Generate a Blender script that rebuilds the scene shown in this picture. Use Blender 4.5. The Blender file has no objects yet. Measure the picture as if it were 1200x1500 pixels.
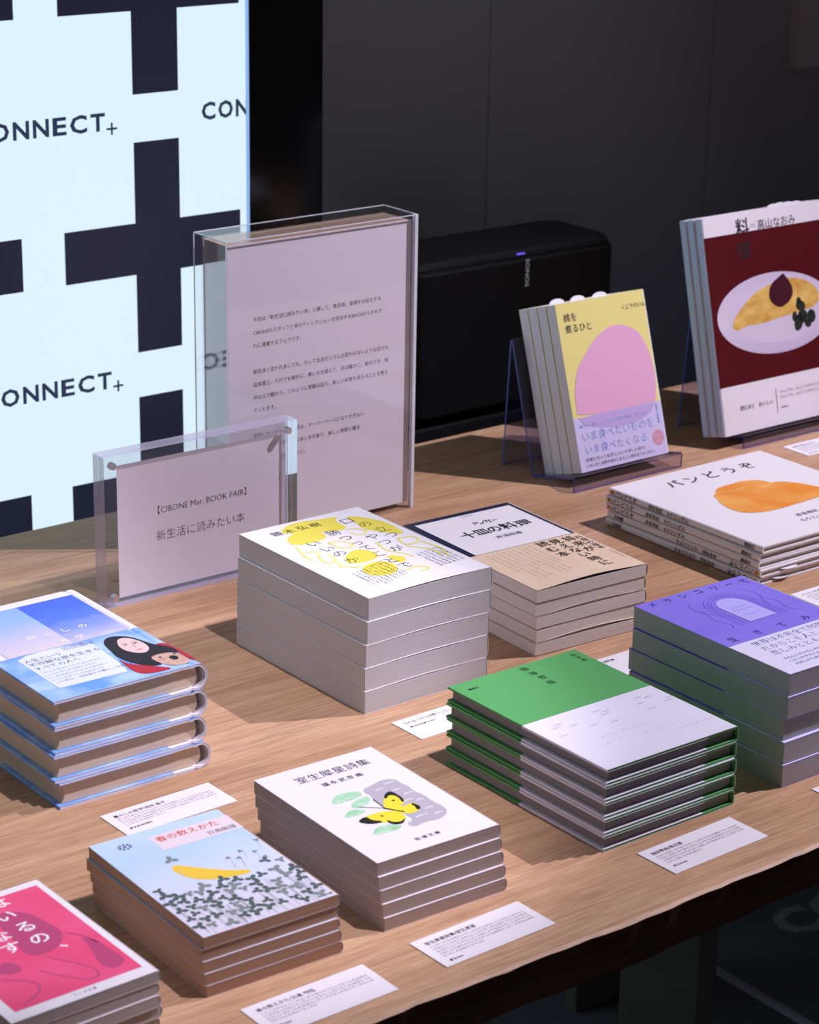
import bpy, bmesh, math, random
from mathutils import Matrix, Vector
random.seed(7)
SC = bpy.context.scene
COL = SC.collection
PI = math.pi

# ---------------------------------------------------------------- camera
HC, PITCH, ROLL, YAW = 0.7926, 0.33387, -0.01682, math.radians(37.9)
cam = bpy.data.cameras.new('camera')
cam.sensor_fit = 'HORIZONTAL'; cam.sensor_width = 36.0
cam.lens = 3470.14 / 1200 * 36
cam.clip_start = 0.05
cam.dof.use_dof = True; cam.dof.focus_distance = 1.95; cam.dof.aperture_fstop = 18
camo = bpy.data.objects.new('camera', cam); COL.objects.link(camo)
fw = Vector((math.sin(YAW)*math.cos(PITCH), math.cos(YAW)*math.cos(PITCH), -math.sin(PITCH)))
rt = Vector((math.cos(YAW), -math.sin(YAW), 0)); up = rt.cross(fw)
cr, sr = math.cos(ROLL), math.sin(ROLL)
r2 = rt*cr - up*sr; u2 = rt*sr + up*cr
Mx = Matrix.Identity(4)
for i in range(3):
    Mx[i][0], Mx[i][1], Mx[i][2] = r2[i], u2[i], -fw[i]
Mx[2][3] = HC
camo.matrix_world = Mx
SC.camera = camo

# ---------------------------------------------------------------- world, lamps, exposure
w = bpy.data.worlds.new('world'); SC.world = w; w.use_nodes = True
bg = w.node_tree.nodes['Background']
bg.inputs[0].default_value = (0.75, 0.76, 0.95, 1); bg.inputs[1].default_value = 0.032
SC.view_settings.view_transform = 'Standard'; SC.view_settings.look = 'None'
SC.view_settings.exposure = 0.0; SC.view_settings.gamma = 1.0
SC.view_settings.use_curve_mapping = False

def spot(name, loc, aim, power, ang, blend, col, rad):
    L = bpy.data.lights.new(name, 'SPOT'); L.energy = power; L.spot_size = math.radians(ang)
    L.spot_blend = blend; L.color = col; L.shadow_soft_size = rad
    o = bpy.data.objects.new(name, L); COL.objects.link(o); o.location = loc
    o.rotation_euler = (Vector(aim)-Vector(loc)).to_track_quat('-Z', 'Y').to_euler()
    return o
spot('ceiling_spotlight', (2.72, 0.78, 1.9), (1.46, 1.48, 0), 245, 48, 0.8, (1.0, 0.91, 1.08), 0.018)
spot('ceiling_spotlight', (1.20, 0.72, 1.9), (0.77, 1.46, 0), 104, 25, 0.45, (1.0, 0.91, 1.07), 0.018)

spot('added_wall_fill', (1.72, 1.95, 1.95), (1.95, 2.45, 0.25), 9, 36, 0.9, (0.95, 0.97, 1.0), 0.05)  # added fill lamp without a known fixture, lifts the dark back wall

# ---------------------------------------------------------------- materials
def s2l(c):
    c /= 255.0
    return c/12.92 if c <= 0.04045 else ((c+0.055)/1.055)**2.4
def lin(*rgb): return tuple(s2l(c) for c in rgb) + (1.0,)
MATS = {}
def mat(name, rgb, rough=0.6, spec=0.3, metal=0.0, emit=None, es=0.0):
    if name in MATS: return MATS[name]
    m = bpy.data.materials.new(name); m.use_nodes = True
    b = m.node_tree.nodes['Principled BSDF']
    c = lin(*rgb)
    b.inputs['Base Color'].default_value = c; b.inputs['Roughness'].default_value = rough
    b.inputs['Specular IOR Level'].default_value = spec; b.inputs['Metallic'].default_value = metal
    if emit:
        b.inputs['Emission Color'].default_value = lin(*emit); b.inputs['Emission Strength'].default_value = es
    m.diffuse_color = c
    MATS[name] = m
    return m
def N(m, t, **kw):
    n = m.node_tree.nodes.new(t)
    for k, v in kw.items(): setattr(n, k, v)
    return n
def ramp(m, stops):
    r = N(m, 'ShaderNodeValToRGB'); e = r.color_ramp.elements
    while len(e) < len(stops): e.new(0.5)
    for i, (p, c) in enumerate(stops):
        e[i].position = p; e[i].color = lin(*c)
    return r
def noisy(name, c1, c2, scale, rough=0.7, detail=3, bump=0.0, spec=0.25):
    """two-colour mottled surface; scale is the mapping scale vector"""
    if name in MATS: return MATS[name]
    m = mat(name, c1, rough, spec); L = m.node_tree.links; b = m.node_tree.nodes['Principled BSDF']
    tc = N(m, 'ShaderNodeTexCoord'); mp = N(m, 'ShaderNodeMapping'); mp.inputs['Scale'].default_value = scale
    nz = N(m, 'ShaderNodeTexNoise'); nz.inputs['Scale'].default_value = 1; nz.inputs['Detail'].default_value = detail
    r = ramp(m, [(0.35, c1), (0.65, c2)])
    L.new(tc.outputs['Object'], mp.inputs[0]); L.new(mp.outputs[0], nz.inputs['Vector'])
    L.new(nz.outputs['Fac'], r.inputs[0]); L.new(r.outputs[0], b.inputs['Base Color'])
    if bump:
        bp = N(m, 'ShaderNodeBump'); bp.inputs['Strength'].default_value = bump; bp.inputs['Distance'].default_value = 0.0005
        L.new(nz.outputs['Fac'], bp.inputs['Height']); L.new(bp.outputs[0], b.inputs['Normal'])
    return m
def pages(name, c):
    d = tuple(max(0, v-14) for v in c)
    return noisy(name, d, c, (6, 6, 2600), 0.9, 2, 0.25, 0.1)
def gradient(name, y0, y1, cols, noise=0.0, nscale=(30, 60, 1), rough=0.45, axis='Y'):
    if name in MATS: return MATS[name]
    m = mat(name, cols[0], rough, 0.3); L = m.node_tree.links; b = m.node_tree.nodes['Principled BSDF']
    tc = N(m, 'ShaderNodeTexCoord'); sp = N(m, 'ShaderNodeSeparateXYZ'); mr = N(m, 'ShaderNodeMapRange')
    mr.inputs['From Min'].default_value = y0; mr.inputs['From Max'].default_value = y1
    L.new(tc.outputs['Object'], sp.inputs[0]); L.new(sp.outputs[axis], mr.inputs[0])
    mp = N(m, 'ShaderNodeMapping'); mp.inputs['Scale'].default_value = nscale
    nz = N(m, 'ShaderNodeTexNoise'); nz.inputs['Scale'].default_value = 1; nz.inputs['Detail'].default_value = 5
    L.new(tc.outputs['Object'], mp.inputs[0]); L.new(mp.outputs[0], nz.inputs['Vector'])
    ma = N(m, 'ShaderNodeMath', operation='MULTIPLY_ADD'); ma.inputs[1].default_value = noise; 
    sb = N(m, 'ShaderNodeMath', operation='SUBTRACT'); sb.inputs[1].default_value = noise*0.5
    L.new(mr.outputs[0], sb.inputs[0]); L.new(nz.outputs['Fac'], ma.inputs[0]); L.new(sb.outputs[0], ma.inputs[2])
    r = ramp(m, [(i/(len(cols)-1), c) for i, c in enumerate(cols)])
    L.new(ma.outputs[0], r.inputs[0]); L.new(r.outputs[0], b.inputs['Base Color'])
    return m
def clear(name, tint=(1, 1, 1), ior=1.49, rough=0.0):
    """clear acrylic sheet: see-through with a Fresnel reflection"""
    if name in MATS: return MATS[name]
    m = bpy.data.materials.new(name); m.use_nodes = True; nt = m.node_tree; L = nt.links
    nt.nodes.remove(nt.nodes['Principled BSDF']); out = nt.nodes['Material Output']
    tr = N(m, 'ShaderNodeBsdfTransparent'); tr.inputs[0].default_value = tuple(tint) + (1,)
    gl = N(m, 'ShaderNodeBsdfGlossy'); gl.inputs['Roughness'].default_value = rough
    # reflectance of an acrylic surface (Schlick), the same from both sides
    lw = N(m, 'ShaderNodeLayerWeight'); lw.inputs[0].default_value = 0.5
    pw = N(m, 'ShaderNodeMath', operation='POWER'); pw.inputs[1].default_value = 5.0
    fr = N(m, 'ShaderNodeMath', operation='MULTIPLY_ADD'); fr.inputs[1].default_value = 0.96; fr.inputs[2].default_value = 0.04
    L.new(lw.outputs['Facing'], pw.inputs[0]); L.new(pw.outputs[0], fr.inputs[0])
    mx = N(m, 'ShaderNodeMixShader')
    L.new(fr.outputs[0], mx.inputs[0]); L.new(tr.outputs[0], mx.inputs[1]); L.new(gl.outputs[0], mx.inputs[2])
    L.new(mx.outputs[0], out.inputs['Surface'])
    MATS[name] = m
    return m
def glass(name, tint=(1, 1, 1), rough=0.0):
    if name in MATS: return MATS[name]
    m = bpy.data.materials.new(name); m.use_nodes = True; nt = m.node_tree
    nt.nodes.remove(nt.nodes['Principled BSDF'])
    g = N(m, 'ShaderNodeBsdfGlass'); g.inputs['IOR'].default_value = 1.49; g.inputs['Roughness'].default_value = rough
    g.inputs['Color'].default_value = tuple(tint) + (1,)
    nt.links.new(g.outputs[0], nt.nodes['Material Output'].inputs['Surface'])
    MATS[name] = m
    return m
def mixed(name, rgb, fac, tint=(1, 1, 1)):
    """cut acrylic edge: part flat colour, part see-through"""
    if name in MATS: return MATS[name]
    m = mat(name, rgb, 0.25, 0.5); nt = m.node_tree
    tr = N(m, 'ShaderNodeBsdfTransparent'); tr.inputs[0].default_value = tuple(tint) + (1,)
    mx = N(m, 'ShaderNodeMixShader'); mx.inputs[0].default_value = fac
    nt.links.new(tr.outputs[0], mx.inputs[1]); nt.links.new(nt.nodes['Principled BSDF'].outputs[0], mx.inputs[2])
    nt.links.new(mx.outputs[0], nt.nodes['Material Output'].inputs['Surface'])
    return m

# ---------------------------------------------------------------- mesh helpers
def chaikin(P, n, closed=True):
    for _ in range(n):
        Q = [] if closed else [P[0]]
        m = len(P)
        for i in range(m if closed else m-1):
            a, b = P[i], P[(i+1) % m]
            Q += [(a[0]*.75+b[0]*.25, a[1]*.75+b[1]*.25), (a[0]*.25+b[0]*.75, a[1]*.25+b[1]*.75)]
        P = Q if closed else Q+[P[-1]]
    return P
class MB:
    def __init__(s): s.v = []; s.f = []; s.m = []
    def add(s, vs, fs, mi=0):
        o = len(s.v); s.v += [tuple(p) for p in vs]
        s.f += [tuple(i+o for i in f) for f in fs]; s.m += [mi]*len(fs)
        return s
    def box(s, x0, x1, y0, y1, z0, z1, mi=0, ms=None):
        vs = [(x, y, z) for z in (z0, z1) for y in (y0, y1) for x in (x0, x1)]
        fs = [(0, 2, 3, 1), (4, 5, 7, 6), (0, 1, 5, 4), (2, 6, 7, 3), (0, 4, 6, 2), (1, 3, 7, 5)]  # -z +z -y +y -x +x
        o = len(s.v); s.v += vs
        for k, f in enumerate(fs):
            s.f.append(tuple(i+o for i in f)); s.m.append(ms[k] if ms else mi)
        return s
    def sheet(s, path, y0, y1, t, ny=1, dz=None, mi=0, mirror=None):
        """solid sheet of thickness t following path (x,z), extruded along y"""
        n = len(path); A, B = [], []
        for i, (x, z) in enumerate(path):
            a = path[max(0, i-1)]; b = path[min(n-1, i+1)]
            dx, dzz = b[0]-a[0], b[1]-a[1]; l = math.hypot(dx, dzz) or 1
            nx, nz = -dzz/l*t/2, dx/l*t/2
            A.append((x+nx, z+nz)); B.append((x-nx, z-nz))
        vs = []
        for j in range(ny+1):
            y = y0+(y1-y0)*j/ny
            for P in (A, B):
                for i, (x, z) in enumerate(P):
                    q = dz(i, x, y) if dz else 0
                    vs.append((mirror-x if mirror is not None else x, y, z+q))
        fs = []; R = 2*n
        for j in range(ny):
            for i in range(n-1):
                a = j*R+i
                fs.append((a, a+1, a+1+R, a+R)); b = a+n
                fs.append((b, b+R, b+1+R, b+1))
            for i in (0, n-1):
                a = j*R+i; q = (a, a+R, a+R+n, a+n)
                fs.append(q if i == 0 else q[::-1])
        for j in (0, ny):
            for i in range(n-1):
                a = j*R+i; q = (a, a+n, a+n+1, a+1)
                fs.append(q if j == 0 else q[::-1])
        if mirror is not None: fs = [f[::-1] for f in fs]
        return s.add(vs, fs, mi)
    def poly(s, pts, z, mi=0, k=0.001, cut=0, dz=None, sm=0):
        """flat filled outline in millimetres on height z"""
        if sm: pts = chaikin(pts, sm)
        bm = bmesh.new()
        f = bm.faces.new([bm.verts.new((x*k, y*k, 0)) for x, y in pts])
        if f.calc_area() and f.normal.z < 0: f.normal_flip()
        bmesh.ops.triangulate(bm, faces=bm.faces[:])
        if cut: bmesh.ops.subdivide_edges(bm, edges=bm.edges[:], cuts=cut, use_grid_fill=True)
        bm.normal_update()
        for f in bm.faces:
            if f.normal.z < 0: f.normal_flip()
        bm.verts.index_update()
        s.add([(v.co.x, v.co.y, z+(dz(0, v.co.x, v.co.y) if dz else 0)) for v in bm.verts], [[v.index for v in f.verts] for f in bm.faces], mi)
        bm.free(); return s
    def stroke(s, pts, wd, z, mi=0, k=0.001, dz=None, sm=2):
        if sm and len(pts) > 2: pts = chaikin(pts, sm, False)
        n = len(pts); L, R = [], []
        for i, (x, y) in enumerate(pts):
            a = pts[max(0, i-1)]; b = pts[min(n-1, i+1)]
            dx, dy = b[0]-a[0], b[1]-a[1]; l = math.hypot(dx, dy) or 1
            L.append((x-dy/l*wd/2, y+dx/l*wd/2)); R.append((x+dy/l*wd/2, y-dx/l*wd/2))
        vs = [(x*k, y*k, z+(dz(0, x*k, y*k) if dz else 0)) for x, y in L+R]
        return s.add(vs, [(i, i+n, i+n+1, i+1) for i in range(n-1)], mi)
    def ell(s, cx, cy, rx, ry, z, mi=0, a=0, n=14, dz=None):
        c, sn = math.cos(a), math.sin(a); P = []
        for i in range(n):
            t = 2*PI*i/n; x, y = rx*math.cos(t), ry*math.sin(t)
            P.append((cx+c*x-sn*y, cy+sn*x+c*y))
        return s.add([(x*.001, y*.001, z+(dz(0, x*.001, y*.001) if dz else 0)) for x, y in P], [tuple(range(n))], mi)
    def text(s, body, x, y, size, z=0, al='l', bold=0.0, sx=1.0, rot=0.0, dz=None, k=0.001, width=None, plane='xy'):
        """lettering in millimetres; (x,y) = left (or centre) of the baseline"""
        V, F = glyphs(body, bold)
        if not V: return s
        lo = min(v[0] for v in V); hi = max(v[0] for v in V)
        if width: sx = width/((hi-lo)*size)
        off = {'l': 0.0, 'n': -lo, 'c': -(lo+hi)/2, 'r': -hi}[al]
        c, sn = math.cos(rot), math.sin(rot); vs = []
        for vx, vy in V:
            px, py = (vx+off)*size*sx, vy*size
            qx, qy = (x+c*px-sn*py)*k, (y+sn*px+c*py)*k
            vs.append((qx, qy, z+(dz(0, qx, qy) if dz else 0)) if plane == 'xy' else (qx, z, qy))
        return s.add(vs, F, 0)
    def build(s, name, mats, parent=None, smooth=False, bevel=0, loc=None):
        me = bpy.data.meshes.new(name); me.from_pydata(s.v, [], s.f); me.update()
        if not isinstance(mats, (list, tuple)): mats = [mats]
        for m in mats: me.materials.append(m)
        me.polygons.foreach_set('material_index', s.m)
        if smooth: me.polygons.foreach_set('use_smooth', [True]*len(me.polygons))
        if bevel:
            bm = bmesh.new(); bm.from_mesh(me)
            bmesh.ops.bevel(bm, geom=bm.edges[:], offset=bevel, segments=2, affect='EDGES', profile=0.6)
            bm.to_mesh(me); bm.free()
        o = bpy.data.objects.new(name, me); COL.objects.link(o)
        if parent: o.parent = parent
        if loc: o.location = loc
        return o
_fc = bpy.data.curves.new('type', 'FONT'); _fc.size = 1; _fc.resolution_u = 2
_fo = bpy.data.objects.new('type', _fc)
_gc = {}
def glyphs(body, bold):
    k = (body, bold)
    if k not in _gc:
        _fc.body = body; _fc.offset = bold
        me = _fo.to_mesh()
        _gc[k] = ([(v.co.x, v.co.y) for v in me.vertices], [tuple(p.vertices) for p in me.polygons])
        _fo.to_mesh_clear()
    return _gc[k]

def tag(o, label, cat, group=None, kind=None):
    o['label'] = label; o['category'] = cat
    if group: o['group'] = group
    if kind: o['kind'] = kind
    return o
def empty(name, loc=(0, 0, 0), rot=(0, 0, 0)):
    o = bpy.data.objects.new(name, None); COL.objects.link(o); o.empty_display_size = 0.02
    o.location = loc; o.rotation_euler = rot
    return o
def struct(o): o['kind'] = 'structure'; return o

INK = mat('black_ink', (28, 27, 30), 0.6); GREYINK = mat('grey_ink', (105, 103, 110), 0.7)
WHITE = mat('white_paper', (236, 234, 236), 0.5, 0.35)

# ================================================================ SETTING
FLOOR = -0.74
# floor with a printed mat
fl = MB().box(-1.5, 4.2, -0.6, 3.2, FLOOR-0.05, FLOOR).build('floor', noisy('dark_floor', (92, 92, 102), (104, 104, 114), (6, 6, 6), 0.55, 4))
struct(fl)
t = empty('floor_mat', (1.951, 1.2, FLOOR)); tag(t, 'dark grey printed mat on the floor behind the table leg', 'mat')
matsheet = MB().box(0, 1.6, 0, 1.2, 0.0001, 0.004).build('mat_sheet', noisy('mat_grey', (112, 112, 118), (124, 124, 130), (9, 9, 9), 0.7), t)
MB().box(-0.010, 0.0, 0, 1.2, 0.0001, 0.005).build('edge_strip', mat('mat_edge', (190, 186, 200), 0.5), t)
mb = MB(); mb.text('CO', 136, 648, 86, 0.0042, bold=0.035, sx=1.15)
mb.build('lettering', mat('mat_letter', (176, 176, 184), 0.7), matsheet)
# wall of three dark panels
wall = struct(MB().box(0.2, 4.2, 2.47, 2.57, FLOOR, 2.4).build('wall_back', mat('wall_core', (14, 14, 15), 0.8)))
wm = noisy('wall_panel_grey', (184, 188, 198), (190, 194, 204), (3, 3, 3), 0.75, 3)
for x0, x1 in ((0.2, 2.029), (2.031, 2.444), (2.446, 4.2)):
    MB().box(x0, x1, 2.45, 2.4695, FLOOR, 2.4).build('panel', wm, wall)
o = MB().box(2.600, 2.95, 2.43, 2.4495, 0.275, 0.75).build('wall_board', mat('pale_board', (225, 220, 226), 0.6), bevel=0.002)
tag(o, 'pale grey board on the dark wall at the top right corner', 'board')

# ---------------------------------------------------------------- table
def wood_mat():
    m = mat('oak', (200, 150, 110), 0.5, 0.3); L = m.node_tree.links; b = m.node_tree.nodes['Principled BSDF']
    tc = N(m, 'ShaderNodeTexCoord')
    def nz(sc, det, dist=0.0):
        mp = N(m, 'ShaderNodeMapping'); mp.inputs['Scale'].default_value = sc
        n = N(m, 'ShaderNodeTexNoise'); n.inputs['Scale'].default_value = 1; n.inputs['Detail'].default_value = det
        n.inputs['Distortion'].default_value = dist
        L.new(tc.outputs['Object'], mp.inputs[0]); L.new(mp.outputs[0], n.inputs['Vector']); return n
    broad = nz((1.6, 9, 9), 4, 0.6); grain = nz((8, 190, 60), 6, 1.2); fine = nz((40, 700, 300), 2)
    r1 = ramp(m, [(0.3, (178, 140, 106)), (0.52, (200, 161, 127)), (0.72, (214, 178, 145))])
    L.new(broad.outputs['Fac'], r1.inputs[0])
    r2 = ramp(m, [(0.3, (190, 172, 160)), (0.6, (255, 255, 255))]); L.new(grain.outputs['Fac'], r2.inputs[0])
    r3 = ramp(m, [(0.3, (226, 218, 212)), (0.55, (255, 255, 255))]); L.new(fine.outputs['Fac'], r3.inputs[0])
    m1 = N(m, 'ShaderNodeMixRGB', blend_type='MULTIPLY'); m1.inputs[0].default_value = 0.6
    m2 = N(m, 'ShaderNodeMixRGB', blend_type='MULTIPLY'); m2.inputs[0].default_value = 0.8
    L.new(r1.outputs[0], m1.inputs[1]); L.new(r2.outputs[0], m1.inputs[2])
    L.new(m1.outputs[0], m2.inputs[1]); L.new(r3.outputs[0], m2.inputs[2])
    # small dark knots
    vo = N(m, 'ShaderNodeTexVoronoi'); vo.inputs['Scale'].default_value = 1
    mp = N(m, 'ShaderNodeMapping'); mp.inputs['Scale'].default_value = (7, 13, 13)
    L.new(tc.outputs['Object'], mp.inputs[0]); L.new(mp.outputs[0], vo.inputs['Vector'])
    kn = ramp(m, [(0.03, (95, 60, 40)), (0.055, (255, 255, 255))]); L.new(vo.outputs['Distance'], kn.inputs[0])
    m3 = N(m, 'ShaderNodeMixRGB', blend_type='MULTIPLY'); m3.inputs[0].default_value = 0.8
    L.new(m2.outputs[0], m3.inputs[1]); L.new(kn.outputs[0], m3.inputs[2])
    L.new(m3.outputs[0], b.inputs['Base Color'])
    bp = N(m, 'ShaderNodeBump'); bp.inputs['Strength'].default_value = 0.12; bp.inputs['Distance'].default_value = 0.001
    L.new(grain.outputs['Fac'], bp.inputs['Height']); L.new(bp.outputs[0], b.inputs['Normal'])
    return m
OAK = wood_mat()
table = empty('display_table', (1.2, 1.5, FLOOR)); tag(table, 'long oak display table with natural edge and dark plate legs', 'table')
mb = MB(); X0, X1, NX = -0.1, 3.1, 260
rows = []
for i in range(NX+1):
    x = X0+(X1-X0)*i/NX
    wob = 0.0016*math.sin(x*17)+0.0007*math.sin(x*47+1)+0.0005*math.sin(x*131)+0.0003*math.sin(x*290+2)
    yf = 1.0385+0.002*min(1, (x-0.79)*4)+wob
    yb = 1.957+0.0158*x
    w2 = 0.0012*math.sin(x*21+2)+0.0006*math.sin(x*55)
    rows.append([(x, yb, 0), (x, yf+0.003, 0), (x, yf, -0.0015), (x, yf+0.003+w2*.3, -0.016), (x, yf+0.016+w2, -0.046), (x, yb, -0.046)])
for i, r in enumerate(rows):
    mb.v += [(a-1.2, b-1.5, c-FLOOR) for a, b, c in r]
    if i:
        a = (i-1)*6; b = i*6
        for k in range(6):
            k2 = (k+1) % 6
            mb.f.append((a+k, a+k2, b+k2, b+k)); mb.m.append(0 if k in (0, 1, 5) else 1)
mb.f += [tuple(range(6)), tuple(range(NX*6+5, NX*6-1, -1))]; mb.m += [0, 0]
BARK = noisy('oak_edge', (96, 62, 42), (120, 80, 56), (10, 60, 90), 0.75, 4, 0.3)
mb.build('table_top', [OAK, BARK], table)
LEG = noisy('dark_green_steel', (112, 114, 100), (120, 122, 106), (8, 8, 30), 0.5)
for x0, x1, y0, y1 in ((1.139, 1.158, 1.10, 1.185), (1.735, 1.81, 1.88, 1.90), (0.05, 0.069, 1.10, 1.185), (2.6, 2.62, 1.10, 1.185), (2.6, 2.62, 1.80, 1.885), (0.05, 0.069, 1.80, 1.885)):
    MB().box(x0-1.2, x1-1.2, y0-1.5, y1-1.5, 0.0, -0.0462-FLOOR).build('leg', LEG, table, bevel=0.0015)

# ---------------------------------------------------------------- low black console behind the table, loudspeaker
o = MB().box(1.68, 1.99, 2.16, 2.30, FLOOR, -0.0535).build('console', mat('black_console', (14, 14, 15), 0.6), bevel=0.004)
tag(o, 'low black console behind the table carrying the loudspeaker', 'console')
sp = empty('loudspeaker', (1.838, 2.215, -0.053)); tag(sp, 'black rounded box loudspeaker behind the table by the dark wall', 'speaker')
SPB = mat('speaker_black', (17, 17, 18), 0.45, 0.4); SPG = noisy('speaker_grille', (11, 11, 12), (15, 15, 16), (900, 900, 900), 0.6, 1)
def rrect(hx, hy, r, n=8):
    P = []
    for cx, cy, a0 in ((hx-r, hy-r, 0), (-hx+r, hy-r, 90), (-hx+r, -hy+r, 180), (hx-r, -hy+r, 270)):
        for i in range(n+1):
            a = math.radians(a0+90*i/n); P.append((cx+r*math.cos(a), cy+r*math.sin(a)))
    return P
def loft(rings):
    mb = MB(); n = len(rings[0])
    for r in rings: mb.v += r
    for j in range(len(rings)-1):
        for i in range(n):
            a = j*n+i; b = j*n+(i+1) % n
            mb.f.append((a, b, b+n, a+n)); mb.m.append(0)
    mb.f.append(tuple(range(n))[::-1]); mb.f.append(tuple(range((len(rings)-1)*n, len(rings)*n))); mb.m += [0, 0]
    return mb
def speaker_ring(z, ins, y0, y1):
    return [(x, y + (y0+y1)/2, z) for x, y in rrect(0.162-ins, (y1-y0)/2-ins, 0.022)]
loft([speaker_ring(z, i, -0.058, 0.062) for z, i in ((0.006, 0.006), (0.010, 0.001), (0.014, 0.0), (0.196, 0.0), (0.2005, 0.0012), (0.203, 0.005))]).build('body', SPB, sp, smooth=False)
loft([speaker_ring(z, i, -0.0655, -0.012) for z, i in ((0.014, 0.001), (0.016, 0.0), (0.190, 0.0), (0.193, 0.001))]).build('grille', SPG, sp)
for fx in (-0.12, 0.12):
    MB().box(fx-0.02, fx+0.02, -0.04, 0.04, 0, 0.0065).build('foot', mat('rubber', (30, 30, 30), 0.8), sp)
MB().box(-0.0060, 0.0060, -0.0665, -0.0650, 0.1995, 0.2015).build('indicator_light', mat('led', (110, 90, 220), 0.4, 0.3, 0, (105, 85, 235), 0.8), sp)
mb = MB(); mb.text('SONOS', 0, 0, 8.4, 0, sx=1.25, rot=-PI/2, bold=0.0)
mb.v = [(x+0.0085, -0.0659, y+0.193) for x, y, z in mb.v]
mb.build('lettering', mat('silver_print', (225, 225, 230), 0.5), sp)

# ---------------------------------------------------------------- big screen
SY, SK = 2.19, 2.19/2.03
def sxz(x, z):
    if x > 1.295: x = 1.295+(x-1.295)*0.87        # the picture is squeezed towards the glass edge
    return (x*SK, HC+(z-HC)*SK)      # pattern measured at 2.03 m, screen stands at 2.19 m
scr = empty('digital_screen', (0.6, SY, FLOOR)); tag(scr, 'tall lit advertising screen with dark plus signs beside the wall', 'screen')
def em(name, rgb, st, rough=0.3):
    m = mat(name, (8, 8, 9), rough, 0.5, 0, rgb, st); return m
BEZ = mat('black_glass', (8, 8, 10), 0.12, 0.4)
xr = 1.456*SK
MB().box(-0.55-0.6, xr-0.6, 0.0, 0.07, 0.0, 1.45-FLOOR).build('housing', BEZ, scr, bevel=0.002)
xe = 1.3575*SK
LIT = em('screen_white', (221, 243, 255), 1.0)
lit = MB().box(-0.45-0.6, xe-0.6, -0.0010, -0.0002, 0.30, 1.35-FLOOR).build('lit_panel', LIT, scr)
MB().box(xe-0.6, xe+0.0045-0.6, -0.0010, -0.0002, 0.30, 1.35-FLOOR).build('lit_edge', em('screen_edge', (150, 190, 250), 0.9), scr)
DARK = em('screen_navy', (30, 33, 52), 1.0)
PX, PZ, ST, HL, HT = 1.2492, 0.2535, 0.2643, 0.1083, 0.0265
def srect(x0, x1, z0, z1):
    x0, z0 = sxz(x0, z0); x1, z1 = sxz(x1, z1)
    x1 = min(x1, xe)
    return MB().box(x0-0.6, x1-0.6, -0.0016, -0.00105, z0-FLOOR, z1-FLOOR)
for i in range(-5, 1):
    for j in range(-2, 3):
        cx, cz = PX+i*ST, PZ+j*ST
        if cz-HL < -0.40: continue
        a = srect(cx-HL, cx+HL, cz-HT, cz+HT)
        b1 = srect(cx-HT, cx+HT, cz+HT, cz+HL); b2 = srect(cx-HT, cx+HT, cz-HL, cz-HT)
        a.add(b1.v, b1.f).add(b2.v, b2.f); a.build('plus_sign', DARK, lit)
for i in range(-5, 2):
    for j in range(-1, 3):
        mb = MB(); cx, cz = PX+(i-0.5)*ST, PZ+(j+0.5)*ST
        px = cx*1000-76.5
        for ch, wd in zip('CONNECT', (0.722, 0.778, 0.67, 0.67, 0.58, 0.722, 0.62)):
            mb.text(ch, px, (cz-0.0083)*1000, 24.2, 0, al='n', bold=0.03, width=wd*26.6, plane='xz'); px += wd*26.6+3.9
        mb.box(cx+0.0750, cx+0.0870, -0.0001, 0, cz-0.0087, cz-0.0065).box(cx+0.0799, cx+0.0821, -0.0001, 0, cz-0.0136, cz-0.0016)
        vs = []
        ok = True
        for x, y, z in mb.v:
            X, Z = sxz(x, z); vs.append((min(X, xe)-0.6, y-0.0012, Z-FLOOR))
        mb.v = vs
        if min(v[0] for v in vs) < xe-0.61 and cz < 0.9: mb.build('lettering', em('screen_ink', (38, 52, 82), 1.0), lit)

# ================================================================ ACRYLIC SIGNS
CLR = clear('clear_acrylic', (0.97, 0.97, 0.985)); GLS = glass('acrylic_cut_face', (0.95, 0.95, 0.99))
# tall box sign
BW, BD, BH = 0.2275, 0.0555, 0.305
bs = empty('box_sign', (1.1890, 1.8120, 0.0001), (0, 0, math.radians(0.4))); tag(bs, 'tall clear acrylic box holding a long printed notice', 'sign')
mb = MB(); wl = 0.005
mb.box(0, BW, 0, BD, 0, BH)
inner = MB().box(wl, BW-wl, wl, BD-wl, wl, BH-wl); mb.add(inner.v, [f[::-1] for f in inner.f])
mb.build('acrylic_box', [CLR, GLS], bs)
mb = MB()
for a, b, c, d, e, f in ((0, BW, 0, .0009, BH-.0009, BH+.0001), (0, BW, BD-.0009, BD, BH-.0009, BH+.0001), (0, .0009, 0, BD, BH-.0009, BH+.0001), (BW-.0009, BW, 0, BD, BH-.0009, BH+.0001), (-.0001, .0009, -.0001, .0009, 0, BH), (-.0001, .0008, BD-.0009, BD, 0, BH), (BW-.0034, BW+.0001, -.0001, .0048, 0.0, BH)):
    mb.box(a, b, c, d, e, f)
mb.build('painted_edge_glints', mixed('edge_glint_paint', (236, 242, 252), 0.85), bs)  # near-white bars paint in the screen light caught along the acrylic edges
MB().box(wl+.001, BW-wl-.001, wl+.0012, BD-wl-.002, wl+.0005, BH-wl-.001, ms=[0, 0, 0, 0, 1, 0]).build('backing_block', [noisy('kraft_board', (196, 164, 138), (204, 172, 146), (8, 8, 30), 0.8), mat('glossy_side', (196, 186, 190), 0.03, 0.5, 0.6)], bs)
sheet1 = MB().box(wl+.0002, BW-wl+.001, wl+.0003, wl+.0011, wl+.0005, BH-wl-.0005).build('paper_sheet', mat('sign_paper', (250, 246, 253), 0.5), bs)
mb = MB()
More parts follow.
